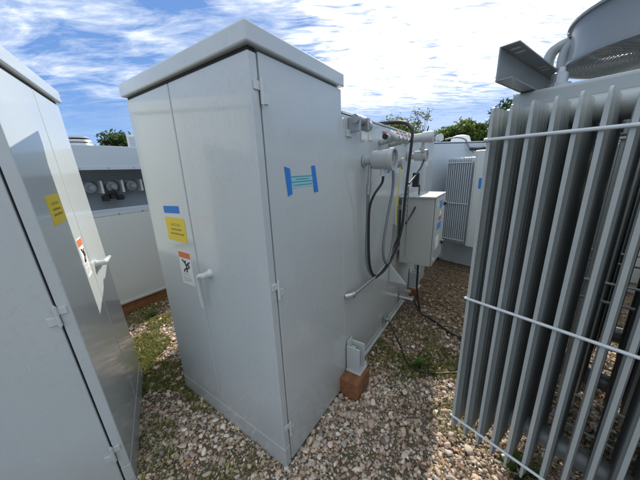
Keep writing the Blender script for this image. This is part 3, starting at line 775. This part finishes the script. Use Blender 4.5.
gp = [(-1.50, 1.95, .20, .26), (-1.80, 2.35, .25, .22), (-1.15, 1.55, .14, .10), (-2.0, 2.9, .3, .14), (-.9, 1.25, .2, .07), (.80, 1.75, .16, .10), (.62, 2.05, .18, .10), (.95, 1.95, .2, .05),
      (.80, 1.25, .05, .006), (.98, 1.36, .06, .012), (1.2, 1.0, .2, .02), (1.5, 1.6, .4, .05), (-.5, .95, .2, .03), (2.0, 2.0, .5, .05)]
blades('grass', 'short sparse green and yellowing grass growing through the gravel', 34000, gp, .012, .05, [(.13, .19, .035), (.21, .26, .06), (.09, .15, .03), (.42, .36, .15), (.31, .31, .10), (.36, .33, .13)])
# dead leaf litter
def litter(n):
    px = rng.uniform(-3, 4, n); py = rng.uniform(.4, 6.5, n)
    w = np.where((px > .2) & (py > 1.7), 1.0, .10)+np.where((px > .45) & (py < 1.5), .30, 0)+np.where((px < -.9) & (py > 1.4), .5, 0)
    keep = (rng.uniform(0, 1, n) < w) & ~blocked(px, py); px, py = px[keep], py[keep]; n = len(px)
    L = .006+.024*rng.beta(1.2, 3, n); W = L*rng.uniform(.25, .55, n); t = rng.uniform(0, 6.28, n)
    z = gz(px, py)+rng.uniform(.004, .020, n); c, s = np.cos(t), np.sin(t); cu = rng.uniform(-.3, .6, n)*L
    V = np.zeros((n, 4, 3))
    for k, (a, bb, q) in enumerate(((-1, 0, 1), (0, -1, 0), (1, 0, 1), (0, 1, 0))):
        V[:, k, 0] = px+c*L*a-s*W*bb; V[:, k, 1] = py+s*L*a+c*W*bb; V[:, k, 2] = z+cu*q*.6+rng.uniform(-.2, .2, n)*L
    pal = np.array([(.44, .28, .14), (.32, .19, .10), (.52, .38, .23), (.20, .12, .07), (.58, .46, .32)])
    C = np.repeat(pal[rng.integers(0, 5, n)]*rng.uniform(.5, 1.1, (n, 1))*np.where((px > .2) & (py > 1.9), .66, 1.0)[:, None], 4, 0)  # litter colour darkened too where the corridor lies in shade
    F = np.arange(n*4).reshape(n, 4)
    F = np.concatenate([F[:, [0, 1, 2]], F[:, [0, 2, 3]]])
    o = np_mesh('leaf_litter', V.reshape(-1, 3), F, C, LITTER); tag(o, 'scattered brown dead leaves and bark chips on the ground', 'leaf litter', None, 'stuff')
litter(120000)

# leafy weeds
def weed(x, y, s, n, label, seed):
    r = random.Random(seed); root = thing('weed', label, 'weed', (x, y, 0), group='weeds in the gravel')
    V = []; F = []; C = []
    st = MB()
    for k in range(n):
        t = r.uniform(0, 6.28); L = s*r.uniform(.5, 1); el = r.uniform(.25, 1.2)
        d = Vector((math.cos(t)*math.cos(el), math.sin(t)*math.cos(el), math.sin(el))); sd = Vector((-math.sin(t), math.cos(t), 0))
        p = Vector((r.uniform(-.02, .02), r.uniform(-.02, .02), 0)); tip = p+d*L
        st.tube([p, p+d*L*.55], .0012, 4, smooth=False)
        a = p+d*L*.35; mid = p+d*L*.72+Vector((0, 0, .004)); w = L*.16
        o = len(V); V += [a, mid+sd*w, tip-Vector((0, 0, L*.15)), mid-sd*w]; F += [(o, o+1, o+2), (o, o+2, o+3)]
        cc = r.choice([(.09, .17, .03), (.13, .22, .05), (.07, .13, .03)]); C += [cc]*4
    o = np_mesh('leaves', [v[:] for v in V], F, np.array(C), BLADE); o.parent = root
    st.build('stems', BLADE, root)
weed(.78, 1.76, .10, 34, 'low leafy weed in the shade between the wooden block and the radiators', 1)
weed(1.02, 1.42, .08, 22, 'small bright weed at the lower left corner of the radiator fins', 2)
weed(1.02, .98, .13, 26, 'broad leaved weed seen through the bottom of the radiator fins', 3)
weed(-1.42, 1.62, .08, 26, 'low weed in the dark gap right of the left cabinet', 4)
weed(-2.02, 2.72, .11, 30, 'yellow green weed beside the timber beam', 5)

# black hoses lying on the ground
def to_world(a, b, z): return (-.234+a*math.cos(YAW)-b*math.sin(YAW), 1.058+a*math.sin(YAW)+b*math.cos(YAW), z)
hs = MB().tube([to_world(1.98, -.165, .15), to_world(1.95, -.26, .04), to_world(1.9, -.40, .014), to_world(1.75, -.60, .016), to_world(1.70, -.85, .014), to_world(1.6, -1.3, .014)], .011, 10).build('hose', RUBBER)
tag(hs, 'black hose running from the drain valve across the ground towards the radiators', 'hose')
hs = MB().tube([to_world(1.49, -.05, .13), to_world(1.45, -.13, .03), to_world(1.30, -.24, .012), to_world(1.12, -.36, .014), to_world(1.12, -.52, .014), to_world(1.25, -.72, .014), to_world(1.35, -.95, .014)], .006, 8).build('ground_wire', RUBBER)
tag(hs, 'thin black wire curving over the gravel from the ground pad', 'wire')

# ================================================================== TREES
def tree(x, y, H, cw, label, seed, trunk_h=.35, nleaf=9000, leaf=.10, cols=((.07, .11, .025), (.12, .17, .04), (.17, .20, .06)), sparse=False, name='tree', group=None):
    r = np.random.default_rng(seed); rr = random.Random(seed)
    root = thing(name, label, 'tree', (x, y, 0), group=group)
    tk = MB(); tk.tube([(0, 0, -.1), (rr.uniform(-.05, .05)*H, 0, H*trunk_h), (rr.uniform(-.06, .06)*H, rr.uniform(-.05, .05)*H, H*.8)], [.02*H, .005*H], 8)
    clumps = []
    nb = 12 if sparse else 34
    for k in range(nb):
        t = rr.uniform(0, 6.28); q = rr.uniform(.35, 1); zc = H*(trunk_h+(1-trunk_h)*rr.uniform(.02, .97))
        rad = cw*q*math.sqrt(max(.1, 1-((zc/H-(.5+trunk_h*.5))/(.6))**2))
        p = (rad*math.cos(t), rad*math.sin(t), zc)
        clumps.append((p, cw*rr.uniform(.20, .46)*(1.1 if sparse else 1)))
        tk.tube([(0, 0, H*trunk_h*rr.uniform(.6, 1.1)), (p[0]*.45, p[1]*.45, zc*.8), p], [.007*H if not sparse else .004*H, .001*H], 5)
    tk.build('trunk', BARK, root)
    per = nleaf//nb; V = []; C = []
    for (p, cr) in clumps:
        k = int(per*rr.uniform(.6, 1.4))
        d = r.normal(size=(k, 3)); d /= np.linalg.norm(d, axis=1)[:, None]
        rad = cr*r.uniform(.1, 1.3, (k, 1))**.6; c = np.array(p)+d*rad*np.array([1.15, 1.15, .85])+r.normal(0, cr*.12, (k, 3))
        a = r.normal(size=(k, 3)); a /= np.linalg.norm(a, axis=1)[:, None]; bb = np.cross(a, r.normal(size=(k, 3))); bb /= np.linalg.norm(bb, axis=1)[:, None]
        s = leaf*r.uniform(.5, 1.2, (k, 1))
        V.append(np.stack([c-a*s, c-bb*s*.45, c+a*s, c+bb*s*.45], 1))
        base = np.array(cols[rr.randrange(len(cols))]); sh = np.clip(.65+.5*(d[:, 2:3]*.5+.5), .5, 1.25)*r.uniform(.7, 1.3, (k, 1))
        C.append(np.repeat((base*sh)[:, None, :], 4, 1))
    V = np.concatenate(V).reshape(-1, 3); C = np.concatenate(C).reshape(-1, 3); F = np.arange(len(V)).reshape(-1, 4)
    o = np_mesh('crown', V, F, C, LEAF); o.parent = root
TG = 'trees along the far edge of the yard'
tree(4.4, 15, 3.85, 1.3, 'rounded dark olive tree above the gauges on the middle tank', 1, group=TG)
tree(5.9, 15.3, 4.65, .5, 'thin sapling with a small open crown rising against the bright cloud', 2, .62, 420, .07, ((.10, .12, .06), (.14, .15, .08)), True, group=TG)
tree(5.7, 14.2, 3.2, .8, 'small bright green bush just right of the sapling', 3, .2, 4000, group=TG, cols=((.12, .18, .04), (.17, .22, .05)))
tree(7.0, 14.5, 3.45, .95, 'dark green bush left of the white domed cap', 4, .2, group=TG)
tree(8.0, 14.8, 3.8, .9, 'light yellow green bush directly above the white domed cap', 5, .2, group=TG, cols=((.17, .22, .05), (.12, .17, .04)))
tree(9.0, 15.2, 3.7, 1.0, 'mid green bush right of the domed cap', 6, .2, group=TG)
tree(9.6, 14.0, 3.4, .9, 'dark bush at the foot of the tall tree beside the radiator', 7, .2, group=TG)
tree(10.7, 14.6, 4.7, 1.3, 'tall dark tree rising behind the first radiator fin', 8, .3, 9000, group=TG, cols=((.04, .075, .02), (.06, .10, .03)))
tree(12.2, 15, 4.4, 1.6, 'broad green tree hidden mostly behind the radiator fins', 9, .3, 7000, group=TG)
tree(-8.6, 11.9, 3.35, .75, 'small dark tree peeking over the low transformer on the left', 10, .2, 4500, group=TG, cols=((.035, .07, .02), (.06, .10, .025)))
tree(-10.9, 12.6, 2.9, .9, 'low shrub far left behind the vent cap', 11, .2, 3500, group=TG)

# another unit on the right, beyond the radiators
NU = thing('transformer', 'dark shaded transformer glimpsed through the gaps between the radiator fins on the right', 'transformer', (3.9, 3.0, 0), (0, 0, R(37.1)))
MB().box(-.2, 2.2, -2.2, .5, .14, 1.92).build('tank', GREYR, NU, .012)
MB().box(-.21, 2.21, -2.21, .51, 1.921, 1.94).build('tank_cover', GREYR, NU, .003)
for y in (-2.0, -1.1, -.2): MB().box(-.23, -.205, y, y+.08, .16, 1.88).build('stiffener', GREYR, NU, .003)
for y in (-1.9, -.1): MB().box(-.15, 2.1, y, y+.15, .0, .139).build('skid', GREYR, NU, .003)
for i, (x, y, h) in enumerate(((14.5, 13.5, 4.2), (16.5, 10.5, 4.0), (18, 7.5, 4.3))):
    tree(x, y, h, 1.9, ('bushy tree at the right end of the tree row', 'bushy tree beyond the shaded transformer on the right', 'outermost bushy tree on the right of the yard')[i], 30+i, .15, 3500, leaf=.14, group=TG)

for i, (x, y, h, cw_) in enumerate(((3.2, 15.2, 3.5, .9), (5.1, 14.8, 3.25, .8), (6.3, 15.4, 3.35, .9), (8.6, 14.2, 3.5, .9))):
    tree(x, y, h, cw_, ('leafy shrub left of the rounded olive tree above the tank edge', 'leafy shrub between the rounded olive tree and the sapling', 'leafy shrub right of the sapling, behind the bright green bush', 'pale shrub in the row right above the back transformer roof')[i], 50+i, .12, 4500, leaf=.09, group=TG, cols=((.10, .15, .035), (.15, .19, .05), (.19, .22, .07)))

# ================================================================== SKY + SUN
AZ, EL = R(24.5), R(35.5)
sd = Vector((math.sin(AZ)*math.cos(EL), math.cos(AZ)*math.cos(EL), math.sin(EL)))
sun = bpy.data.lights.new('sun', 'SUN'); sun.energy = 5.0; sun.angle = R(.5); sun.color = (1, .95, .86)
so = bpy.data.objects.new('sun', sun); COL.objects.link(so); so.rotation_euler = (-sd).to_track_quat('-Z', 'Y').to_euler()
w = bpy.data.worlds.new('World'); sc.world = w; w.use_nodes = True; nt = w.node_tree
bg = nt.nodes['Background']
sky = N(nt, 'ShaderNodeTexSky', sky_type='NISHITA'); sky.sun_disc = False; sky.sun_elevation = EL; sky.sun_rotation = AZ
sky.air_density = 1.0; sky.dust_density = .6; sky.ozone_density = 2.0
tc = N(nt, 'ShaderNodeTexCoord'); sx = N(nt, 'ShaderNodeSeparateXYZ'); nt.links.new(tc.outputs['Generated'], sx.inputs[0])
den = math_(nt, 'ADD', math_(nt, 'MAXIMUM', sx.outputs[2], 0.0), .10)
cx = N(nt, 'ShaderNodeCombineXYZ')
nt.links.new(math_(nt, 'DIVIDE', sx.outputs[0], den), cx.inputs[0]); nt.links.new(math_(nt, 'DIVIDE', sx.outputs[1], den), cx.inputs[1])
# wispy cirrus, stretched roughly left-right
mp = N(nt, 'ShaderNodeMapping'); mp.inputs['Rotation'].default_value = (0, 0, R(-12)); mp.inputs['Scale'].default_value = (1.3, 2.5, 1); nt.links.new(cx.outputs[0], mp.inputs[0])
c1 = noise(nt, 1.5, 10, .62, mp.outputs[0], .6)
# fine ripples (mackerel rows)
mp2 = N(nt, 'ShaderNodeMapping'); mp2.inputs['Rotation'].default_value = (0, 0, R(10)); mp2.inputs['Scale'].default_value = (3.3, 13.0, 1); nt.links.new(cx.outputs[0], mp2.inputs[0])
c2 = noise(nt, 1.6, 6, .6, mp2.outputs[0], .8)
c3 = noise(nt, .55, 3, .5, cx.outputs[0], .3)
# closeness to the sun side of the sky
cl = Vector((math.sin(R(22))*math.cos(R(23)), math.cos(R(22))*math.cos(R(23)), math.sin(R(23))))
dp = N(nt, 'ShaderNodeVectorMath', operation='DOT_PRODUCT'); nt.links.new(tc.outputs['Generated'], dp.inputs[0]); dp.inputs[1].default_value = cl
mr = N(nt, 'ShaderNodeMapRange', interpolation_type='SMOOTHERSTEP'); nt.links.new(dp.outputs['Value'], mr.inputs[0])
mr.inputs[1].default_value = .87; mr.inputs[2].default_value = .985
near = mr.outputs[0]
wr = math_(nt, 'ADD', math_(nt, 'MULTIPLY', near, .46), .22)
s = math_(nt, 'ADD', math_(nt, 'MULTIPLY', c1.outputs[0], math_(nt, 'SUBTRACT', 1.0, wr)), math_(nt, 'MULTIPLY', c2.outputs[0], wr))
s = math_(nt, 'ADD', s, math_(nt, 'MULTIPLY', math_(nt, 'SUBTRACT', c3.outputs[0], .5), .25))
s = math_(nt, 'ADD', s, math_(nt, 'MULTIPLY', near, .116))
mask = ramp(nt, s, [(.42, 0), (.53, .40), (.64, 1)]).outputs[0]
hz = N(nt, 'ShaderNodeMapRange'); nt.links.new(sx.outputs[2], hz.inputs[0]); hz.inputs[1].default_value = .17; hz.inputs[2].default_value = .25
hzv = math_(nt, 'ADD', math_(nt, 'MULTIPLY', hz.outputs[0], .85), .15)
mask = math_(nt, 'MULTIPLY', mask, hzv)
# added unseen cloud deck, overhead and behind the camera, to raise the fill light
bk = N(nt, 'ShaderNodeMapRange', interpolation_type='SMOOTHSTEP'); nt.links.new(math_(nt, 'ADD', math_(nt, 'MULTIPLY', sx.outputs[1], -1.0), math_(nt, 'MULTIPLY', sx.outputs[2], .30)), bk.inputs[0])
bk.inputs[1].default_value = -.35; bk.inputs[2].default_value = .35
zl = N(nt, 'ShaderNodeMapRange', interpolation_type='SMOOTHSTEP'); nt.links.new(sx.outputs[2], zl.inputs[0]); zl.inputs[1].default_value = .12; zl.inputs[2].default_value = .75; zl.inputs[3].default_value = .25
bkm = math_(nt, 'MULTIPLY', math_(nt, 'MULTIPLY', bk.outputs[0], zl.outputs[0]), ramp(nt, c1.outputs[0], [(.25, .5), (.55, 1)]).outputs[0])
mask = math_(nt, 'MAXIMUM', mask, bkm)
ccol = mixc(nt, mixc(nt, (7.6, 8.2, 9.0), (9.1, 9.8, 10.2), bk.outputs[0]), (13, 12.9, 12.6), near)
grad = ramp(nt, sx.outputs[2], [(0.0, (3.0, 4.7, 7.4)), (.22, (1.35, 2.8, 6.1)), (.6, (1.15, 2.35, 5.3)), (1.0, (.8, 1.7, 4.2))]).outputs[0]
skyc = mixc(nt, sky.outputs[0], grad, .90)
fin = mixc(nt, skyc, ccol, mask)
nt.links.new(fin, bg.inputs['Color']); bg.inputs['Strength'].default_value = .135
sc.cycles.max_bounces = 7; sc.cycles.diffuse_bounces = 3; sc.cycles.glossy_bounces = 3; sc.cycles.transmission_bounces = 2
sc.cycles.caustics_reflective = False; sc.cycles.caustics_refractive = False
